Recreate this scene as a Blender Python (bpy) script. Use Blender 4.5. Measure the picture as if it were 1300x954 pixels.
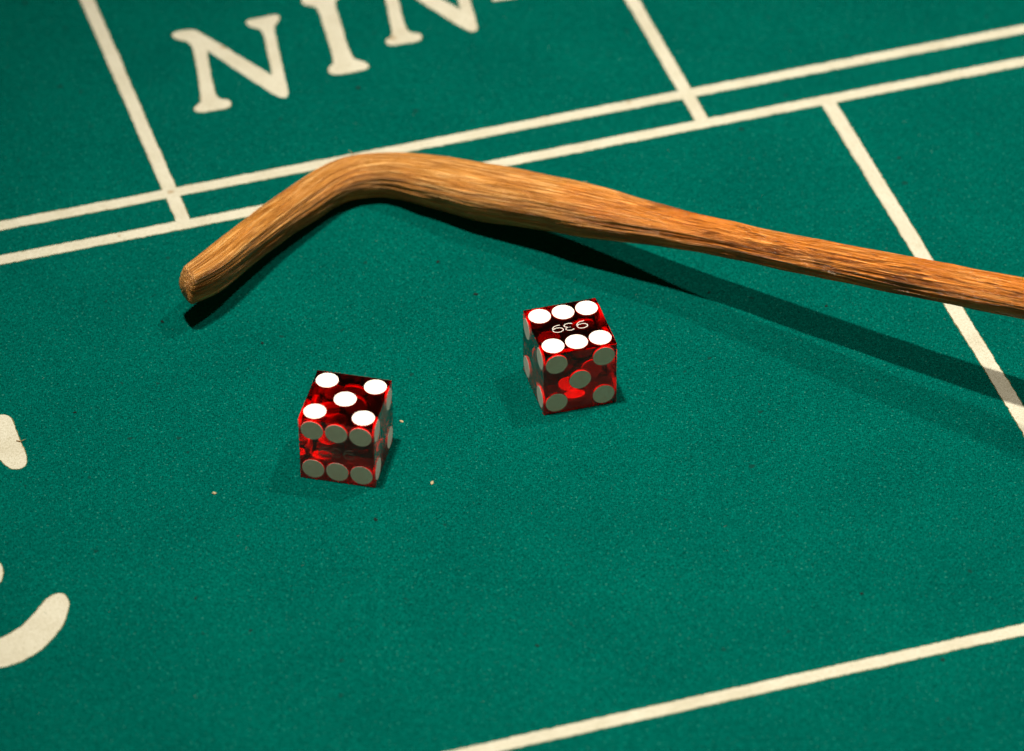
import bpy, bmesh, math, random
import numpy as np
from mathutils import Vector, Matrix

for o in list(bpy.data.objects):
    bpy.data.objects.remove(o)
scene = bpy.context.scene
C = scene.collection
random.seed(7)
rng = np.random.default_rng(11)
MM = 0.001
OY = 970.0                       # felt point (0, 970 mm) is the world origin

# ------------------------------------------------------------------ camera
F_PX, PITCH, ROLL, CAM_H = 6393.456, 0.68264283, -0.00543318, 810.6929
PX_W, PPX, PPY = 1300.0, 650.0, 432.0
fw = np.array([0, math.cos(PITCH), -math.sin(PITCH)])
r0 = np.array([1.0, 0, 0]); u0 = np.cross(r0, fw)
cr = math.cos(ROLL) * r0 + math.sin(ROLL) * u0
cu = -math.sin(ROLL) * r0 + math.cos(ROLL) * u0
CAM = np.array([0, 0, CAM_H])


def plane_point(px, py, z=0.0):
    """mm position on the level z (mm) of a point surveyed in the photograph"""
    d = fw + ((px - PPX) / F_PX) * cr - ((py - PPY) / F_PX) * cu
    t = (z - CAM[2]) / d[2]
    p = CAM + t * d
    return np.array([p[0], p[1] - OY, p[2]])


cam_data = bpy.data.cameras.new('camera')
cam = bpy.data.objects.new('camera', cam_data)
C.objects.link(cam)
cam.matrix_world = Matrix((
    (cr[0], cu[0], -fw[0], 0.0),
    (cr[1], cu[1], -fw[1], -OY * MM),
    (cr[2], cu[2], -fw[2], CAM_H * MM),
    (0, 0, 0, 1)))
cam_data.sensor_fit = 'HORIZONTAL'
cam_data.sensor_width = 36.0
cam_data.lens = F_PX * 36.0 / PX_W
cam_data.shift_y = -45.0 / PX_W
cam_data.clip_start = 0.05
cam_data.clip_end = 50
cam_data.dof.use_dof = True
cam_data.dof.focus_distance = 1.262
cam_data.dof.aperture_fstop = 12.0
scene.camera = cam

# ------------------------------------------------------------------ world, lamps, exposure
world = bpy.data.worlds.new('World')
scene.world = world
world.use_nodes = True
bg = world.node_tree.nodes['Background']
bg.inputs['Color'].default_value = (1.0, 0.62, 0.26, 1)
bg.inputs['Strength'].default_value = 0.02


def lamp(name, loc, target, power, size, cone, color, blend=1.0):
    l = bpy.data.lights.new(name, 'SPOT')
    l.energy = power
    l.shadow_soft_size = size
    l.spot_size = math.radians(cone)
    l.spot_blend = blend
    l.color = color
    o = bpy.data.objects.new(name, l)
    C.objects.link(o)
    o.location = loc
    d = Vector(target) - Vector(loc)
    o.rotation_euler = d.to_track_quat('-Z', 'Y').to_euler()
    l.cycles.is_caustics_light = True
    return o


WARM = (1.0, 0.90, 0.76)
lamp('overhead_lamp', (-0.19, 0.0, 1.5), (0.10, 0.0, 0), 108, 0.019, 31, WARM)
lamp('overhead_lamp', (-0.145, -0.04, 1.5), (0.10, 0.0, 0), 54, 0.019, 31, WARM)
lamp('side_lamp', (0.60, 0.40, 1.5), (0.10, 0.0, 0), 70, 0.034, 31, WARM)

fill_light = bpy.data.lights.new('front_fill_lamp', 'AREA')          # added warm fill, unseen behind the camera, to lift the dice's near faces
fill_light.shape = 'DISK'
fill_light.size = 1.6
fill_light.energy = 12.0
fill_light.color = (1.0, 0.62, 0.30)
fill_o = bpy.data.objects.new('front_fill_lamp', fill_light)
C.objects.link(fill_o)
fill_o.location = (0.5, -3.2, 1.9)
fill_o.rotation_euler = (Vector((0, 0, 0)) - fill_o.location).to_track_quat('-Z', 'Y').to_euler()

scene.view_settings.view_transform = 'Standard'
scene.view_settings.look = 'None'
scene.view_settings.exposure = 0.0
scene.view_settings.gamma = 1.0
scene.view_settings.use_curve_mapping = False
scene.render.engine = 'CYCLES'
cy = scene.cycles
cy.use_denoising = True
cy.denoiser = 'OPENIMAGEDENOISE'
cy.denoising_input_passes = 'RGB'
cy.max_bounces = 24
cy.transmission_bounces = 16
cy.glossy_bounces = 12
cy.diffuse_bounces = 4
cy.transparent_max_bounces = 16
cy.caustics_refractive = True
cy.caustics_reflective = False
cy.blur_glossy = 0.3
cy.sample_clamp_indirect = 2.0

GLASS_CLEAR = 0.10

# ------------------------------------------------------------------ node helpers


def new_mat(name):
    m = bpy.data.materials.new(name)
    m.use_nodes = True
    nt = m.node_tree
    return m, nt, nt.nodes['Principled BSDF']


def N(nt, kind, **kw):
    n = nt.nodes.new(kind)
    for k, v in kw.items():
        if hasattr(n, k):
            setattr(n, k, v)
        else:
            n.inputs[k.replace('_', ' ')].default_value = v
    return n


def ramp(nt, src, stops):
    r = nt.nodes.new('ShaderNodeValToRGB')
    e = r.color_ramp.elements
    while len(e) < len(stops):
        e.new(0.5)
    for el, (p, c) in zip(e, stops):
        el.position = p
        el.color = c if len(c) == 4 else (*c, 1)
    nt.links.new(src, r.inputs[0])
    return r.outputs[0]


def mix(nt, fac, a, b, mode='MIX'):
    m = nt.nodes.new('ShaderNodeMix')
    m.data_type = 'RGBA'
    m.blend_type = mode
    for sock, v in ((m.inputs[0], fac), (m.inputs[6], a), (m.inputs[7], b)):
        if isinstance(v, (int, float)):
            sock.default_value = v
        elif isinstance(v, tuple):
            sock.default_value = v if len(v) == 4 else (*v, 1)
        else:
            nt.links.new(v, sock)
    return m.outputs[2]


def noise(nt, vec, scale, detail=2.0, rough=0.5):
    n = nt.nodes.new('ShaderNodeTexNoise')
    n.inputs['Scale'].default_value = scale
    n.inputs['Detail'].default_value = detail
    n.inputs['Roughness'].default_value = rough
    nt.links.new(vec, n.inputs['Vector'])
    return n.outputs[0]


def mapped(nt, src, scale=(1, 1, 1), rot=(0, 0, 0)):
    m = nt.nodes.new('ShaderNodeMapping')
    m.inputs['Scale'].default_value = scale
    m.inputs['Rotation'].default_value = rot
    nt.links.new(src, m.inputs['Vector'])
    return m.outputs[0]


def math_node(nt, op, a, b=0.0):
    m = nt.nodes.new('ShaderNodeMath')
    m.operation = op
    for s, v in ((m.inputs[0], a), (m.inputs[1], b)):
        if isinstance(v, (int, float)):
            s.default_value = v
        else:
            nt.links.new(v, s)
    return m.outputs[0]


def bump(nt, height, strength, dist, bsdf):
    b = nt.nodes.new('ShaderNodeBump')
    b.inputs['Strength'].default_value = strength
    b.inputs['Distance'].default_value = dist
    nt.links.new(height, b.inputs['Height'])
    nt.links.new(b.outputs[0], bsdf.inputs['Normal'])


THETA = 0.302900
TV = np.array([math.cos(THETA), math.sin(THETA)])     # along the printed lines
NV = np.array([-math.sin(THETA), math.cos(THETA)])    # across them


def cloth_relief(nt):
    """woven relief shared by the cloth and by the ink printed on it"""
    g = nt.nodes.new('ShaderNodeNewGeometry')
    pos = g.outputs['Position']
    warp = noise(nt, mapped(nt, pos, (1100, 3200, 1100), (0, 0, -THETA)), 1.0, 1.0)
    weft = noise(nt, mapped(nt, pos, (3200, 1100, 1100), (0, 0, -THETA)), 1.0, 1.0)
    fuzz = noise(nt, pos, 2900, 2.0, 0.6)
    s = math_node(nt, 'ADD', warp, weft)
    s = math_node(nt, 'ADD', s, fuzz)
    return pos, math_node(nt, 'DIVIDE', s, 3.0)


def make_felt():
    m, nt, b = new_mat('green_baize')
    pos, rel = cloth_relief(nt)
    col = ramp(nt, rel, [(0.36, (0.0, 0.024, 0.019)), (0.5, (0.0, 0.068, 0.054)),
                         (0.64, (0.0008, 0.130, 0.104))])
    # slow unevenness of nap
    blot = noise(nt, pos, 38, 3.0)
    col = mix(nt, 1.0, col, ramp(nt, blot, [(0.3, (0.90, 0.90, 0.91)), (0.7, (1.06, 1.06, 1.05))]), 'MULTIPLY')
    fine = noise(nt, pos, 420, 2.0)
    col = mix(nt, 1.0, col, ramp(nt, fine, [(0.3, (0.88, 0.88, 0.88)), (0.7, (1.1, 1.1, 1.1))]), 'MULTIPLY')
    # pale stray fibre ends and a few dirty specks
    sp = noise(nt, pos, 1500, 0.0)
    spm = ramp(nt, sp, [(0.73, (0, 0, 0)), (0.80, (1, 1, 1))])
    col = mix(nt, math_node(nt, 'MULTIPLY', spm, 0.5), col, (0.03, 0.19, 0.15))
    dk = noise(nt, pos, 330, 0.0)
    dkm = ramp(nt, dk, [(0.83, (0, 0, 0)), (0.86, (1, 1, 1))])
    col = mix(nt, math_node(nt, 'MULTIPLY', dkm, 0.75), col, (0.004, 0.03, 0.025))
    nt.links.new(col, b.inputs['Base Color'])
    b.inputs['Roughness'].default_value = 0.95
    b.inputs['Specular IOR Level'].default_value = 0.0
    bump(nt, rel, 0.7, 0.0004, b)
    return m


def make_ink():
    m, nt, b = new_mat('cream_ink')
    pos, rel = cloth_relief(nt)
    col = ramp(nt, rel, [(0.34, (0.33, 0.318, 0.235)), (0.5, (0.455, 0.452, 0.37)), (0.66, (0.535, 0.535, 0.455))])
    wear = noise(nt, pos, 90, 4.0, 0.6)
    col = mix(nt, 1.0, col, ramp(nt, wear, [(0.3, (0.88, 0.86, 0.82)), (0.6, (1, 1, 1))]), 'MULTIPLY')
    st = noise(nt, pos, 260, 0.0)
    col = mix(nt, ramp(nt, st, [(0.80, (0, 0, 0)), (0.84, (0.6, 0.6, 0.6))]), col, (0.25, 0.17, 0.08))
    nt.links.new(col, b.inputs['Base Color'])
    b.inputs['Roughness'].default_value = 0.9
    b.inputs['Specular IOR Level'].default_value = 0.1
    bump(nt, rel, 0.5, 0.0003, b)
    return m


def make_bleed():
    m, nt, b = new_mat('ink_bleed')
    pos, rel = cloth_relief(nt)
    col = ramp(nt, rel, [(0.35, (0.05, 0.06, 0.025)), (0.65, (0.22, 0.19, 0.09))])
    nt.links.new(col, b.inputs['Base Color'])
    b.inputs['Roughness'].default_value = 0.95
    b.inputs['Specular IOR Level'].default_value = 0.05
    return m


def make_wood():
    m, nt, b = new_mat('rattan_cane')
    uv = nt.nodes.new('ShaderNodeUVMap').outputs[0]
    streak = noise(nt, mapped(nt, uv, (45, 2300, 1)), 1.0, 4.0, 0.65)
    streak2 = noise(nt, mapped(nt, uv, (110, 4200, 1)), 1.0, 2.0, 0.6)
    broad = noise(nt, mapped(nt, uv, (30, 300, 1)), 1.0, 3.0)
    col = ramp(nt, streak, [(0.30, (0.11, 0.034, 0.004)), (0.40, (0.32, 0.120, 0.014)),
                            (0.54, (0.49, 0.218, 0.042)), (0.68, (0.86, 0.53, 0.21))])
    col = mix(nt, 1.0, col, ramp(nt, streak2, [(0.32, (0.58, 0.52, 0.44)), (0.50, (1.0, 1.0, 1.0)), (0.70, (1.3, 1.32, 1.4))]), 'MULTIPLY')
    col = mix(nt, 1.0, col, ramp(nt, broad, [(0.3, (0.80, 0.76, 0.70)), (0.55, (1, 1, 1)), (0.75, (1.1, 1.1, 1.08))]), 'MULTIPLY')
    # handled length further up the shaft: redder, with dark dashes worn into the skin
    wearattr = nt.nodes.new('ShaderNodeAttribute')
    wearattr.attribute_name = 'handled'
    w = wearattr.outputs['Fac']
    dash = noise(nt, mapped(nt, uv, (150, 1150, 1)), 1.0, 3.0, 0.65)
    patch = noise(nt, mapped(nt, uv, (45, 120, 1)), 1.0, 2.0)
    dm = ramp(nt, math_node(nt, 'ADD', math_node(nt, 'MULTIPLY', dash, 0.7), math_node(nt, 'MULTIPLY', patch, 0.4)),
              [(0.585, (0, 0, 0)), (0.65, (1, 1, 1))])
    dm = math_node(nt, 'MULTIPLY', math_node(nt, 'MULTIPLY', dm, w), 0.8)
    col = mix(nt, math_node(nt, 'MULTIPLY', w, 0.55), col, mix(nt, 1.0, col, (1.42, 0.84, 0.3), 'MULTIPLY'))
    col = mix(nt, dm, col, (0.07, 0.017, 0.002))
    nt.links.new(col, b.inputs['Base Color'])
    rr = math_node(nt, 'SUBTRACT', 0.46, math_node(nt, 'MULTIPLY', w, 0.24))
    nt.links.new(rr, b.inputs['Roughness'])
    b.inputs['Specular IOR Level'].default_value = 0.4
    h = math_node(nt, 'ADD', streak, math_node(nt, 'MULTIPLY', streak2, 0.7))
    bump(nt, h, 1.0, 0.0007, b)
    return m


def make_glass():
    """red acetate: Fresnel gloss over a tinted body that passes light partly bent, partly straight"""
    m, nt, b = new_mat('clear_red_acetate')
    nt.nodes.remove(b)
    out = nt.nodes['Material Output']
    tint = (0.99, 0.006, 0.008, 1)
    refr = N(nt, 'ShaderNodeBsdfGlass', IOR=1.48, Roughness=0.0)
    refr.inputs['Color'].default_value = tint
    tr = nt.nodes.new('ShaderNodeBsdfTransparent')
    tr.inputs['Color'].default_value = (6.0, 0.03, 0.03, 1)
    mx = nt.nodes.new('ShaderNodeMixShader')
    mx.inputs[0].default_value = GLASS_CLEAR
    nt.links.new(refr.outputs[0], mx.inputs[1])
    nt.links.new(tr.outputs[0], mx.inputs[2])
    gl = nt.nodes.new('ShaderNodeBsdfGlossy')
    gl.inputs['Roughness'].default_value = 0.03
    gl.inputs['Color'].default_value = (1, 1, 1, 1)
    fr = nt.nodes.new('ShaderNodeFresnel')
    fr.inputs['IOR'].default_value = 1.48
    mx2 = nt.nodes.new('ShaderNodeMixShader')
    geo = nt.nodes.new('ShaderNodeNewGeometry')
    front = math_node(nt, 'SUBTRACT', 1.0, geo.outputs['Backfacing'])
    nt.links.new(math_node(nt, 'MULTIPLY', fr.outputs[0], front), mx2.inputs[0])
    nt.links.new(mx.outputs[0], mx2.inputs[1])
    nt.links.new(gl.outputs[0], mx2.inputs[2])
    nt.links.new(mx2.outputs[0], out.inputs['Surface'])
    return m


def make_plain(name, col, rough=0.5, spec=0.4, var=0.0):
    m, nt, b = new_mat(name)
    b.inputs['Roughness'].default_value = rough
    b.inputs['Specular IOR Level'].default_value = spec
    if var:
        g = nt.nodes.new('ShaderNodeNewGeometry')
        n = noise(nt, g.outputs['Position'], 900, 3.0)
        c = ramp(nt, n, [(0.3, tuple(x * (1 - var) for x in col)), (0.7, col)])
        nt.links.new(c, b.inputs['Base Color'])
    else:
        b.inputs['Base Color'].default_value = (*col, 1)
    return m


M_FELT, M_INK, M_BLEED, M_WOOD, M_GLASS = make_felt(), make_ink(), make_bleed(), make_wood(), make_glass()
M_PIP = make_plain('white_pip', (0.88, 0.82, 0.74), 0.35, 0.45, 0.10)
M_DIGIT = make_plain('white_digit_paint', (0.60, 0.57, 0.53), 0.5, 0.3, 0.08)
M_SCRATCH = make_plain('engraved_digit', (0.26, 0.20, 0.18), 0.3, 0.6, 0.2)
M_CRUMB = make_plain('cream_crumb', (0.42, 0.34, 0.20), 0.8, 0.2, 0.3)
M_LINT = make_plain('dark_lint', (0.006, 0.014, 0.012), 0.9, 0.1, 0.3)

# ------------------------------------------------------------------ mesh helpers


def mesh_obj(name, verts, faces, mats, parent=None, smooth=False, mat_idx=None):
    me = bpy.data.meshes.new(name)
    me.from_pydata([tuple(v) for v in verts], [], faces)
    for m in (mats if isinstance(mats, list) else [mats]):
        me.materials.append(m)
    if mat_idx is not None:
        for p, i in zip(me.polygons, mat_idx):
            p.material_index = i
    if smooth:
        for p in me.polygons:
            p.use_smooth = True
    me.update()
    o = bpy.data.objects.new(name, me)
    C.objects.link(o)
    if parent:
        o.parent = parent
    return o


def tag(o, label=None, cat=None, group=None, kind=None):
    for k, v in (('label', label), ('category', cat), ('group', group), ('kind', kind)):
        if v:
            o[k] = v
    return o


# ------------------------------------------------------------------ the cloth
nx, ny = 120, 100
xs = np.linspace(-0.9, 0.9, nx)
ys = np.linspace(-0.7, 0.7, ny)
verts = [(x, y, 0) for y in ys for x in xs]
faces = [(j * nx + i, j * nx + i + 1, (j + 1) * nx + i + 1, (j + 1) * nx + i) for j in range(ny - 1) for i in range(nx - 1)]
felt = mesh_obj('table_felt', verts, faces, M_FELT)
tag(felt, kind='structure')


def smooth_jag(n, amp, cells):
    """1-D wander along an ink edge"""
    k = max(4, int(cells))
    c = rng.normal(0, 1, k + 3)
    x = np.linspace(0, k, n, endpoint=False)
    i = x.astype(int); f = x - i; f = f * f * (3 - 2 * f)
    return amp * (c[i] * (1 - f) + c[i + 1] * f)


def printed(name, outline, parent, z=0.06):
    """flat print from a closed outline (mm on the cloth): cream ink over a slightly wider bleed"""
    P = np.asarray(outline, float)
    # resample about every 0.5 mm
    Q = np.vstack([P, P[:1]])
    seg = np.linalg.norm(np.diff(Q, axis=0), axis=1)
    cum = np.concatenate([[0], np.cumsum(seg)])
    n = max(24, int(cum[-1] / 0.45))
    s = np.linspace(0, cum[-1], n, endpoint=False)
    R = np.stack([np.interp(s, cum, Q[:, 0]), np.interp(s, cum, Q[:, 1])], 1)
    t = np.roll(R, -1, 0) - np.roll(R, 1, 0)
    t /= np.linalg.norm(t, axis=1)[:, None] + 1e-9
    nrm = np.stack([t[:, 1], -t[:, 0]], 1)
    area = 0.5 * np.sum(R[:, 0] * np.roll(R[:, 1], -1) - np.roll(R[:, 0], -1) * R[:, 1])
    if area < 0:
        nrm = -nrm
    jag = smooth_jag(n, 0.065, n / 2.2) + smooth_jag(n, 0.04, n / 9)
    ink = R + nrm * jag[:, None]
    bleed = R + nrm * (jag + 0.13 + np.abs(smooth_jag(n, 0.08, n / 3)))[:, None]
    bm = bmesh.new()
    for ring, zz, mi in ((bleed, z * 0.5, 1), (ink, z, 0)):
        vs = [bm.verts.new((p[0] * MM, p[1] * MM, zz * MM)) for p in ring]
        es = [bm.edges.new((vs[i], vs[(i + 1) % n])) for i in range(n)]
        g = bmesh.ops.triangle_fill(bm, use_beauty=True, use_dissolve=False, edges=es)
        for f in g['geom']:
            if isinstance(f, bmesh.types.BMFace):
                f.material_index = mi
                if f.normal.z < 0:
                    f.normal_flip()
    me = bpy.data.meshes.new(name)
    bm.to_mesh(me); bm.free()
    me.materials.append(M_INK); me.materials.append(M_BLEED)
    o = bpy.data.objects.new(name, me)
    C.objects.link(o); o.parent = parent
    return o


def tn(t, n):
    p = TV * t + NV * n
    return np.array([p[0], p[1] - OY])


W = 1.8
L1, L2, L5 = 1038.19, 1023.96, 810.19
V1, V2, V3 = 230.12, 374.49, 409.64


def hline(n, t0, t1, w=W):
    return [tn(t0, n - w), tn(t1, n - w), tn(t1, n + w), tn(t0, n + w)]


def vline(t, n0, n1, w=W):
    return [tn(t - w, n0), tn(t + w, n0), tn(t + w, n1), tn(t - w, n1)]


zl = 0.06
printed('painted_line', hline(L1, 60, 560), felt, 0.060)
printed('painted_line', hline(L2, 60, 560), felt, 0.064)
printed('painted_line', hline(L5, 60, 560), felt, 0.068)
printed('painted_line', vline(V1, L2 + 1.2, 1180), felt, 0.072)
printed('painted_line', vline(V2, L2 + 1.2, 1180), felt, 0.076)
printed('painted_line', vline(V3, L5 + 1.2, L2 - 1.2, 2.0), felt, 0.080)


def chaikin(P, k=2):
    P = np.asarray(P, float)
    for _ in range(k):
        Q = np.roll(P, -1, 0)
        P = np.stack([P * .75 + Q * .25, P * .25 + Q * .75], 1).reshape(-1, 2)
    return P


def survey(pts, ox, oy, sc):
    return np.array([plane_point(ox + x * sc, oy + y * sc)[:2] for x, y in pts])


SC6 = 460 / 1300.0
n_px = [(50, 124), (75, 111), (125, 106), (152, 118), (230, 163), (330, 224), (405, 268), (412, 274), (411, 262), (400, 212), (390, 160),
        (380, 118), (366, 103), (345, 101), (324, 94), (316, 80), (330, 71), (380, 63), (430, 52), (438, 64), (432, 80), (418, 93),
        (424, 130), (440, 210), (468, 320), (471, 338), (463, 351), (448, 354), (430, 347), (400, 330), (290, 258), (190, 190), (176, 176),
        (177, 190), (182, 220), (195, 290), (207, 342), (222, 357), (255, 359), (266, 372), (258, 388), (200, 398), (150, 406), (134, 400),
        (131, 386), (150, 374), (158, 360), (152, 310), (135, 200), (120, 160), (105, 149), (70, 143), (55, 136)]
N1 = survey(n_px, 200, 0, SC6)
i_px = [(516, 6), (528, 20), (562, 23), (578, 36), (600, 110), (624, 185), (632, 214), (630, 232), (616, 240), (615, 258), (630, 271),
        (690, 262), (750, 250), (758, 238), (748, 224), (712, 216), (697, 205), (680, 165), (656, 80), (636, 20), (640, 2), (655, -8),
        (656, -26), (640, -34), (580, -26), (528, -14), (516, -6)]
I1 = survey(i_px, 200, 0, SC6)
foot = survey([(199, 392), (884, 152)], 200, 0, SC6)
N2 = N1 + (foot[1] - foot[0])
printed('letter', chaikin(N1), felt)
printed('letter', chaikin(I1), felt)
printed('letter', chaikin(N2), felt)
# the E runs out of the frame: its foot is all that shows
e0 = survey([(1205, 8)], 200, 0, SC6)[0]


def loc(o, pts):
    return np.array([o + TV * a + NV * b for a, b in pts])


E = [(0, 0), (20, 0), (21.5, 7.5), (19.5, 7.5), (17, 4), (9, 3.2), (9, 13.5), (14, 14), (14.6, 11.5), (16.2, 11.5), (16.2, 19), (14.6, 19),
     (14, 16.6), (9, 16.6), (9, 27.5), (16.5, 27), (19, 23), (21, 23), (20, 30.5), (0, 30.5), (0, 28.5), (3.6, 27.5), (3.6, 3), (0, 2)]
printed('letter', chaikin(loc(e0, E), 1), felt)
# the big letter at the left edge (terminals of its three arms reach into view)
SC7 = 140 / 361.0
BIG = [(0, 69), (25, 71), (41, 86), (60, 138), (86, 200), (89, 226), (75, 244), (50, 249), (24, 240), (0, 216), (-40, 180), (-85, 165),
       (-130, 190), (-145, 300), (-140, 470), (-90, 500), (-60, 545), (-25, 545), (0, 553), (9, 575), (11, 592), (6, 610), (-4, 622), (-30, 628), (-75, 610),
       (-120, 590), (-130, 700), (-105, 790), (-60, 815), (0, 805), (60, 771), (110, 725), (150, 674), (186, 653), (212, 657), (226, 680),
       (223, 712), (205, 762), (165, 811), (110, 856), (50, 885), (0, 898), (-110, 925), (-250, 940), (-330, 905), (-300, 860),
       (-260, 700), (-270, 300), (-330, 190), (-380, 130), (-330, 95), (-150, 70)]
printed('letter', chaikin(survey(BIG, 0, 500, SC7)), felt)

# lint caught in the nap: dark flecks
def fleck(px, py, size, mat, name, parent, seed, squash=0.6, elong=1.0):
    r = np.random.default_rng(seed)
    p = plane_point(px, py)
    bm = bmesh.new()
    bmesh.ops.create_icosphere(bm, subdivisions=2, radius=1.0)
    ang = r.uniform(0, 6.28)
    for v in bm.verts:
        k = 1 + r.uniform(-0.28, 0.28)
        x, y, z = v.co.x * k * elong, v.co.y * k, v.co.z * k * squash
        v.co = Vector((x * math.cos(ang) - y * math.sin(ang), x * math.sin(ang) + y * math.cos(ang), z)) * size * MM
    me = bpy.data.meshes.new(name)
    bm.to_mesh(me); bm.free()
    me.materials.append(mat)
    o = bpy.data.objects.new(name, me)
    C.objects.link(o)
    o.location = (p[0] * MM, p[1] * MM, size * squash * 0.8 * MM)
    if parent:
        o.parent = parent
    return o


for i, (px, py, s) in enumerate([(477, 660, .42), (604, 374, .40), (556, 333, .36), (333, 436, .34), (206, 409, .36), (318, 801, .3), (1141, 201, .35),
                                 (1094, 754, .34), (1197, 838, .36), (95, 524, .28), (682, 820, .34), (1049, 389, .32), (900, 372, .3), (455, 112, .4), (248, 760, .28)]):
    fleck(px, py, s, M_LINT, 'lint_fleck', felt, 100 + i, 0.35, 1.5)

# ------------------------------------------------------------------ dice stick
UL = [((221, 347), (250, 382.5)), ((252.6, 325), (285, 368)), ((291.4, 294.6), (323, 338)), ((333, 264), (362, 307)), ((377, 232), (401, 281)),
      ((410.5, 211.5), (428, 263)), ((441, 199), (452, 253.5)), ((477, 194.5), (479, 249)), ((516, 195.5), (507, 252)),
      ((560, 199.5), (548, 264)), ((608, 208), (597, 277.5)), ((655, 216.7), (643, 285.5)), ((703, 225.5), (690, 293)),
      ((750, 235), (737, 302.5)), ((808, 250), (797, 310)), ((845, 261), (835, 314)), ((892, 273.5), (883, 321)), ((960, 289), (951, 334)),
      ((1088, 315), (1079, 361)), ((1183, 333), (1174, 381.5)), ((1300, 354), (1291, 404))]
HZ = [12.8, 11.6, 9.8, 8.2, 6.9, 6.0, 5.6, 5.55]
ctrl, rad = [], []
for k, (a, b) in enumerate(UL):
    cxp, cyp = (a[0] + b[0]) / 2, (a[1] + b[1]) / 2
    if k < len(HZ):
        h = HZ[k]
    else:
        h = float(np.interp(cxp, [479, 512, 554, 603, 650, 700, 880, 1200, 1300], [5.55, 6.2, 7.4, 8.9, 10.3, 11.8, 17.6, 29.2, 32.8]))
    p = plane_point(cxp, cyp, h)
    dist = np.linalg.norm(p - np.array([0, -OY, CAM_H]))
    w = math.hypot(b[0] - a[0], b[1] - a[1]) * dist / F_PX
    ctrl.append(p); rad.append(w / 2)
ctrl = np.array(ctrl); rad = np.array(rad)
ext_dir = ctrl[-1] - ctrl[-3]; ext_dir /= np.linalg.norm(ext_dir)
ctrl = np.vstack([ctrl, ctrl[-1] + ext_dir * 30])
rad = np.concatenate([rad, [rad[-1]]])


def catmull(P, step):
    out = []
    P = np.asarray(P, float)
    Pp = np.vstack([2 * P[0] - P[1], P, 2 * P[-1] - P[-2]])
    for i in range(1, len(Pp) - 2):
        p0, p1, p2, p3 = Pp[i - 1:i + 3]
        n = max(2, int(np.linalg.norm((p2 - p1)[:3]) / step))
        a = 0.5
        t0 = 0; t1 = t0 + np.linalg.norm((p1 - p0)[:3]) ** a; t2 = t1 + np.linalg.norm((p2 - p1)[:3]) ** a; t3 = t2 + np.linalg.norm((p3 - p2)[:3]) ** a
        for t in np.linspace(t1, t2, n, endpoint=False):
            A1 = (t1 - t) / (t1 - t0) * p0 + (t - t0) / (t1 - t0) * p1
            A2 = (t2 - t) / (t2 - t1) * p1 + (t - t1) / (t2 - t1) * p2
            A3 = (t3 - t) / (t3 - t2) * p2 + (t - t2) / (t3 - t2) * p3
            B1 = (t2 - t) / (t2 - t0) * A1 + (t - t0) / (t2 - t0) * A2
            B2 = (t3 - t) / (t3 - t1) * A2 + (t - t1) / (t3 - t1) * A3
            out.append((t2 - t) / (t2 - t1) * B1 + (t - t1) / (t2 - t1) * B2)
    out.append(P[-1])
    return np.array(out)


path4 = catmull(np.hstack([ctrl, rad[:, None]]), 0.55)
# smooth once so that surveyed points leave no kinks
for _ in range(6):
    q = path4.copy()
    q[1:-1] = (path4[:-2] + 2 * path4[1:-1] + path4[2:]) / 4
    path4 = q
far = np.array([np.append(path4[-1, :3] + ext_dir * d, path4[-1, 3]) for d in range(5, 390, 5)])
path4 = np.vstack([path4, far])
cen, rr_ = path4[:, :3], path4[:, 3]
tang = np.gradient(cen, axis=0)
tang /= np.linalg.norm(tang, axis=1)[:, None]
slen = np.concatenate([[0], np.cumsum(np.linalg.norm(np.diff(cen, axis=0), axis=1))])
K = 216
ang = np.linspace(0, 2 * math.pi, K, endpoint=False)


def pnoise2(u, v, cu_, cv_, seed):
    """value noise, v periodic over cv_ cells"""
    r = np.random.default_rng(seed)
    g = r.normal(0, 1, (int(cu_) + 3, int(cv_)))
    x = u * cu_; i = np.floor(x).astype(int); f = x - i; f = f * f * (3 - 2 * f)
    y = v * cv_; j = np.floor(y).astype(int); e = y - j; e = e * e * (3 - 2 * e)
    j0 = j % int(cv_); j1 = (j + 1) % int(cv_)
    i = np.clip(i, 0, int(cu_)); i1 = i + 1
    return (g[i, j0] * (1 - f) + g[i1, j0] * f) * (1 - e) + (g[i, j1] * (1 - f) + g[i1, j1] * f) * e


total = slen[-1]
U, V = np.meshgrid(slen / total, ang / (2 * math.pi), indexing='ij')
lump = pnoise2(U, V, total / 9, 7, 1) * 0.12
groove = pnoise2(U, V, total / 26, 38, 2) * 0.10 + pnoise2(U, V, total / 14, 56, 3) * 0.08
crack = -np.clip(pnoise2(U, V, total / 30, 44, 4) - 1.3, 0, 1) * 0.28
slow = pnoise2(U, V, total / 28, 3, 5) * 0.12
ridges = (np.abs(pnoise2(U, V, total / 24, 64, 21)) - 0.6) * 0.11 + (np.abs(pnoise2(U, V, total / 17, 90, 22)) - 0.6) * 0.07
disp = lump + groove + crack + slow - ridges
sArm = 75.0
arm = np.clip(1 - slen / sArm, 0, 1)[:, None]             # 1 at the worn tip, 0 past the bend
verts = []
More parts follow.
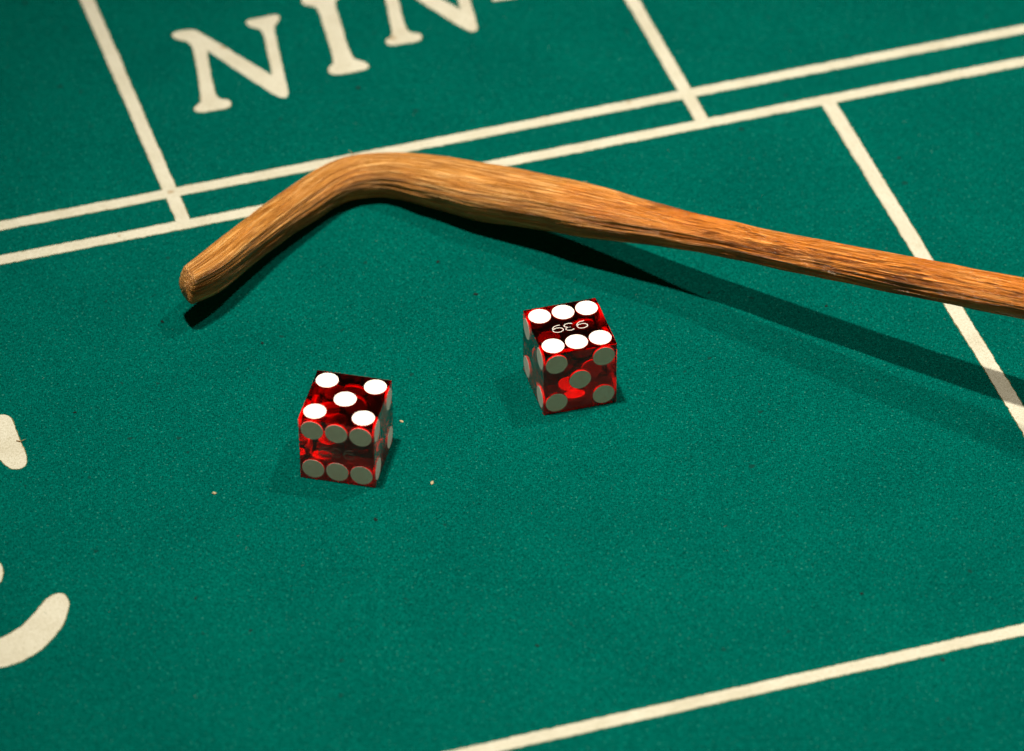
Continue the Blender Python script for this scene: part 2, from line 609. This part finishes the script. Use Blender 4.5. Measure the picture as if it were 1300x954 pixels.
# angle 0 = side facing the viewer's right-hand of the path, measured so that pi/2 is up
for k in range(len(cen)):
    t = tang[k]
    side = np.cross(t, [0, 0, 1]); side /= np.linalg.norm(side)
    up = np.cross(side, t)
    base = rr_[k]
    # slightly squared section with one scooped flank on the worn end
    sq = 1 + 0.035 * np.cos(4 * (ang - 0.5)) * (0.4 + arm[k, 0])
    aw = np.clip(1 - slen[k] / 72.0, 0, 1) ** 0.6
    dang = np.angle(np.exp(1j * (ang - math.radians(-7))))
    chord = np.where(np.abs(dang) < math.radians(58), math.cos(math.radians(58)) / np.cos(np.clip(dang, -1.2, 1.2)), 1.0)
    scoop = -(1 - np.minimum(1, chord)) * 0.80 * aw
    ridge = 0.06 * aw * np.exp(-((np.angle(np.exp(1j * (ang - math.radians(56))))) / 0.2) ** 2)
    r = base * (sq + scoop + ridge) + disp[k] * min(1.0, slen[k] / 1.5)
    end = slen[k]
    if end < 1.7:
        x = 1 - end / 1.7
        r = r * (1 - x ** 2.4) ** 0.5 if x < 1 else r * 0.0
        r = r * (1 + 0.03 * np.sin(ang * 3 + 1) * x)
    P = cen[k] + np.outer(np.cos(ang) * r, side) + np.outer(np.sin(ang) * r, up)
    if end < 9:                                            # end cut on the slant
        P = P - np.outer((np.cos(ang) * r * 0.34 - np.sin(ang) * r * 0.12) * (1 - end / 9.0), t)
    verts.append(P)
VV = np.array(verts)
low = VV[:, :, 2].min()
VV[:, :, 2] += -low + 0.05 if low < 0.05 else 0.0
nr = len(VV)
ii, jj = np.meshgrid(np.arange(nr - 1), np.arange(K), indexing='ij')
j2 = (jj + 1) % K
faces = np.stack([ii * K + jj, (ii + 1) * K + jj, (ii + 1) * K + j2, ii * K + j2], -1).reshape(-1, 4).tolist()
faces.append(tuple((nr - 1) * K + j for j in range(K)))
base_i = int(np.argmin(VV[:, :, 2].min(1)))
org = np.array([cen[base_i, 0], cen[base_i, 1], 0])
stick = mesh_obj('dice_stick', (VV.reshape(-1, 3) - org) * MM, faces, M_WOOD, smooth=True)
stick.location = org * MM
me = stick.data
uvl = me.uv_layers.new(name='UVMap')
# seam (angle start) lies on the underside of the shaft
shift = K * 3 // 4
lv = np.zeros(len(me.loops), dtype=np.int64)
me.loops.foreach_get('vertex_index', lv)
ring, jj = lv // K, ((lv % K) - shift) % K
nq = 4 * (nr - 1) * K
quad = jj[:nq].reshape(-1, 4)
wrap = (quad.max(1) - quad.min(1)) > K // 2
quad = np.where(wrap[:, None] & (quad < K // 2), quad + K, quad)
jj = np.concatenate([quad.ravel(), jj[nq:]])
uv = np.stack([slen[ring] * MM, jj / K * 0.036], 1)
tipm = np.repeat((slen[ring[:nq].reshape(-1, 4)] < 1.5).all(1), 4)      # sawn end: end grain
tipm = np.concatenate([tipm, np.zeros(len(jj) - nq, bool)])
c_ = VV.reshape(-1, 3)[lv] - cen[0]
uv[tipm] = np.stack([c_[:, 2] * MM * 30, c_[:, 0] * MM], 1)[tipm]
uvl.data.foreach_set('uv', uv.ravel())
at = me.attributes.new('handled', 'FLOAT', 'POINT')
hv = np.clip((slen - 115) / 60, 0, 1)
hv = np.repeat(hv[:, None], K, 1) + pnoise2(U, V, total / 8, 9, 8) * 0.16
at.data.foreach_set('value', np.clip(hv, 0, 1).ravel())
try:
    me.set_sharp_from_angle(angle=math.radians(50))
except Exception:
    pass
tag(stick, 'bent brown cane dice stick lying across the green felt behind the dice', 'stick')


def tube(name, pts, r, mat, parent, sides=6, taper=True, closed=False, flat=None):
    pts = [Vector(p) for p in pts]
    vs, fs = [], []
    n = len(pts)
    for i, p in enumerate(pts):
        t = (pts[(i + 1) % n if closed else min(i + 1, n - 1)] - pts[(i - 1) if (closed or i) else 0]).normalized()
        ref = Vector((0, 0, 1)) if abs(t.z) < 0.9 else Vector((1, 0, 0))
        s = t.cross(ref).normalized(); u = s.cross(t)
        rad_ = r * (1 - 0.75 * i / (n - 1)) if taper else r
        for k in range(sides):
            a = 2 * math.pi * k / sides
            vs.append(p + s * math.cos(a) * rad_ + u * math.sin(a) * rad_ * (flat or 1))
    for i in range(n if closed else n - 1):
        for k in range(sides):
            a, b_ = i * sides + k, i * sides + (k + 1) % sides
            c, d = ((i + 1) % n) * sides + k, ((i + 1) % n) * sides + (k + 1) % sides
            fs.append((a, b_, d, c))
    if not closed:
        fs.append(tuple(range(sides))[::-1]); fs.append(tuple((n - 1) * sides + k for k in range(sides)))
    return mesh_obj(name, vs, fs, mat, parent, smooth=True)


M_SPLINT = make_plain('pale_splinter', (0.62, 0.44, 0.22), 0.7, 0.3, 0.2)
for (px, py, dx, dy, ln) in [(449, 199, -0.6, 1.0, 1.9), (569, 202, 0.5, 0.8, 1.0), (743, 235, 0.3, 1.0, 1.2), (742, 234, -0.4, 1.0, 0.9), (421, 208, -0.5, 0.9, 0.7)]:
    # nearest point of the shaft's upper outline
    best = None
    flat_ = VV.reshape(-1, 3)
    d = flat_ - np.array([0, -OY, CAM_H])
    z = d @ fw
    q = np.stack([PPX + F_PX * (d @ cr) / z, PPY - F_PX * (d @ cu) / z], 1)
    i = int(np.argmin((q[:, 0] - px) ** 2 + (q[:, 1] - py) ** 2))
    p = flat_[i] - org
    p1 = p + np.array([dx * 0.5, 0.3, dy * 0.5]) * ln
    p2 = p + np.array([dx * 1.1, 0.6, dy * 0.8]) * ln
    tube('splinter', [p * MM, p1 * MM, p2 * MM], 0.11 * MM, M_SPLINT, stick, 5)

# ------------------------------------------------------------------ dice
S = 19.05
GRID = 6.12
PIP_R = 2.86
PAT = {1: [(0, 0)], 2: [(-1, -1), (1, 1)], 3: [(-1, -1), (0, 0), (1, 1)], 4: [(-1, -1), (-1, 1), (1, -1), (1, 1)],
       5: [(-1, -1), (-1, 1), (1, -1), (1, 1), (0, 0)], 6: [(-1, -1), (0, -1), (1, -1), (-1, 1), (0, 1), (1, 1)]}
FACES = {'top': ((1, 0, 0), (0, 1, 0), (0, 0, 1)), 'bottom': ((1, 0, 0), (0, -1, 0), (0, 0, -1)),
         'front': ((1, 0, 0), (0, 0, 1), (0, -1, 0)), 'back': ((-1, 0, 0), (0, 0, 1), (0, 1, 0)),
         'right': ((0, 1, 0), (0, 0, 1), (1, 0, 0)), 'left': ((0, -1, 0), (0, 0, 1), (-1, 0, 0))}


def pip_mesh():
    n = 40
    rings = [(0.0, 0.03), (PIP_R - 0.06, 0.03), (PIP_R, -0.03), (PIP_R, -0.55), (PIP_R - 0.05, -0.6), (0.0, -0.6)]
    vs = [(0, 0, rings[0][1])]
    for r, z in rings[1:-1]:
        vs += [(r * math.cos(2 * math.pi * k / n), r * math.sin(2 * math.pi * k / n), z) for k in range(n)]
    vs.append((0, 0, rings[-1][1]))
    fs = [(0, 1 + k, 1 + (k + 1) % n) for k in range(n)]
    for i in range(len(rings) - 3):
        for k in range(n):
            a = 1 + i * n
            fs.append((a + k, a + n + k, a + n + (k + 1) % n, a + (k + 1) % n))
    a = 1 + (len(rings) - 3) * n
    fs += [(len(vs) - 1, a + (k + 1) % n, a + k) for k in range(n)]
    me = bpy.data.meshes.new('pip')
    me.from_pydata([tuple(c * MM for c in v) for v in vs], [], fs)
    me.materials.append(M_PIP)
    return me


PIP = pip_mesh()


def digit_pts(ch):
    pts = []
    if ch == '9':
        for a in np.linspace(0, 2 * math.pi, 22):
            pts.append((0.52 * math.cos(a), 0.18 + 0.32 * math.sin(a)))
        pts += [(0.52, 0.05), (0.46, -0.18), (0.28, -0.38), (0.0, -0.48), (-0.36, -0.50)]
    else:
        for a in np.linspace(2.6, -1.35, 12):
            pts.append((0.06 + 0.44 * math.cos(a) - .02, 0.26 + 0.24 * math.sin(a)))
        pts.append((-0.12, 0.03))
        for a in np.linspace(1.4, -2.6, 13):
            pts.append((0.04 + 0.48 * math.cos(a), -0.24 + 0.27 * math.sin(a)))
    return np.array(pts)


def make_die(x, y, yaw, vals, number_face, number_mat, number_rot, label):
    root = bpy.data.objects.new('die', None)
    root.empty_display_size = 0.01
    C.objects.link(root)
    root.location = (x * MM, (y - OY) * MM, 0.03 * MM)
    root.rotation_euler = (0, 0, yaw)
    tag(root, label, 'die', 'red casino dice on the felt')
    bm = bmesh.new()
    bmesh.ops.create_cube(bm, size=S * MM)
    bmesh.ops.translate(bm, verts=bm.verts, vec=(0, 0, S / 2 * MM))
    bmesh.ops.bevel(bm, geom=list(bm.edges), offset=0.2 * MM, segments=2, profile=0.5, affect='EDGES')
    me = bpy.data.meshes.new('body')
    bm.to_mesh(me); bm.free()
    me.materials.append(M_GLASS)
    for p in me.polygons:
        p.use_smooth = True
    me.set_sharp_from_angle(angle=math.radians(5))
    body = bpy.data.objects.new('body', me)
    C.objects.link(body); body.parent = root
    body.cycles.is_caustics_caster = True
    for face, val in vals.items():
        u, v, n = (np.array(a, float) for a in FACES[face])
        o = np.array([0, 0, S / 2]) + n * S / 2
        for a, b in PAT[val]:
            p = o + (u * a + v * b) * GRID
            ob = bpy.data.objects.new('pip', PIP)
            C.objects.link(ob)
            ob.matrix_local = Matrix(((u[0], v[0], n[0], p[0] * MM), (u[1], v[1], n[1], p[1] * MM), (u[2], v[2], n[2], p[2] * MM), (0, 0, 0, 1)))
            ob.parent = root
            ob.cycles.is_caustics_receiver = True
    u, v, n = (np.array(a, float) for a in FACES[number_face])
    o = np.array([0, 0, S / 2]) + n * (S / 2 + 0.01)
    if number_rot:
        u, v = -u, -v
    for k, ch in enumerate('939'):
        q = digit_pts(ch)
        pts = [(o + u * ((k - 1) * 3.15 + a * 2.55) + v * (b * 2.7)) * MM for a, b in q]
        # painted stroke: flat ribbon following the digit
        P = np.array(pts); T = np.gradient(P, axis=0); T /= np.linalg.norm(T, axis=1)[:, None] + 1e-12
        sd = np.cross(n, T)
        wv = 0.11 * MM
        vs = [tuple(a) for a in np.vstack([P - sd * wv - n * 0.05 * MM, P - sd * wv + n * 0.012 * MM, P + sd * wv + n * 0.012 * MM, P + sd * wv - n * 0.05 * MM])]
        m_ = len(P)
        fs = []
        for i in range(m_ - 1):
            for g in range(4):
                g2 = (g + 1) % 4
                fs.append((g * m_ + i, g * m_ + i + 1, g2 * m_ + i + 1, g2 * m_ + i))
        fs += [(0, m_, 2 * m_, 3 * m_), (m_ - 1, 4 * m_ - 1, 3 * m_ - 1, 2 * m_ - 1)]
        mesh_obj('digit', vs, fs, number_mat, root)
    return root


make_die(-41.0566, 951.0324, -0.224691, dict(top=5, bottom=2, front=6, back=1, right=4, left=3), 'front', M_SCRATCH, True,
         'clear red die showing five white pips on top, nearer the camera')
make_die(14.4724, 978.7871, 0.268283, dict(top=6, bottom=1, front=5, back=2, left=4, right=3), 'top', M_DIGIT, True,
         'clear red die with six white pips and the number 939 on top')

# ------------------------------------------------------------------ lint on the cloth
M_FIBRE = make_plain('pale_lint', (0.13, 0.22, 0.18), 0.9, 0.1, 0.3)
vs, fs = [], []
for _ in range(90):
    x, y = rng.uniform(-0.16, 0.16), rng.uniform(-0.15, 0.2)
    a, ln, cv = rng.uniform(0, 6.28), rng.uniform(0.25, 1.0), rng.uniform(-1.2, 1.2)
    w0 = rng.uniform(0.025, 0.05) * MM
    base = len(vs)
    px_, py_ = x, y
    for k in range(5):
        for (ox, oz) in ((-1, 0), (0, 1), (1, 0), (0, -1)):
            vs.append((px_ - math.sin(a) * ox * w0, py_ + math.cos(a) * ox * w0, 0.07 * MM + 0.05 * MM * math.sin(k * 0.8) + oz * w0))
        px_ += math.cos(a) * ln / 4 * MM; py_ += math.sin(a) * ln / 4 * MM
        a += cv / 4
    for k in range(4):
        for g in range(4):
            b0, b1 = base + k * 4 + g, base + k * 4 + (g + 1) % 4
            fs.append((b0, b1, b1 + 4, b0 + 4))
tag(mesh_obj('lint_fibres', vs, fs, M_FIBRE, felt), kind='stuff')
M_THREAD = make_plain('brown_thread', (0.28, 0.17, 0.06), 0.9, 0.1, 0.3)
q = [plane_point(x, y, z) * MM for x, y, z in ((21, 560, 0.1), (26, 560.5, 0.35), (30, 559, 0.5), (33, 557.5, 0.3))]
tube('stray_thread', q, 0.16 * MM, M_THREAD, felt, 6)

# ------------------------------------------------------------------ crumbs on the cloth
for (px, py, s, lab) in [(509.5, 535.5, .34, 'tiny pale crumb on the felt just right of the five-topped die'),
                         (548.5, 614, .42, 'tiny pale crumb on the felt out in the open between and below the two dice'),
                         (272, 627, .36, 'tiny pale crumb on the felt well left of the five-topped die')]:
    o = fleck(px, py, s, M_CRUMB, 'crumb', None, int(px), 0.6, 1.6)
    tag(o, lab, 'crumb', 'crumbs on the felt')
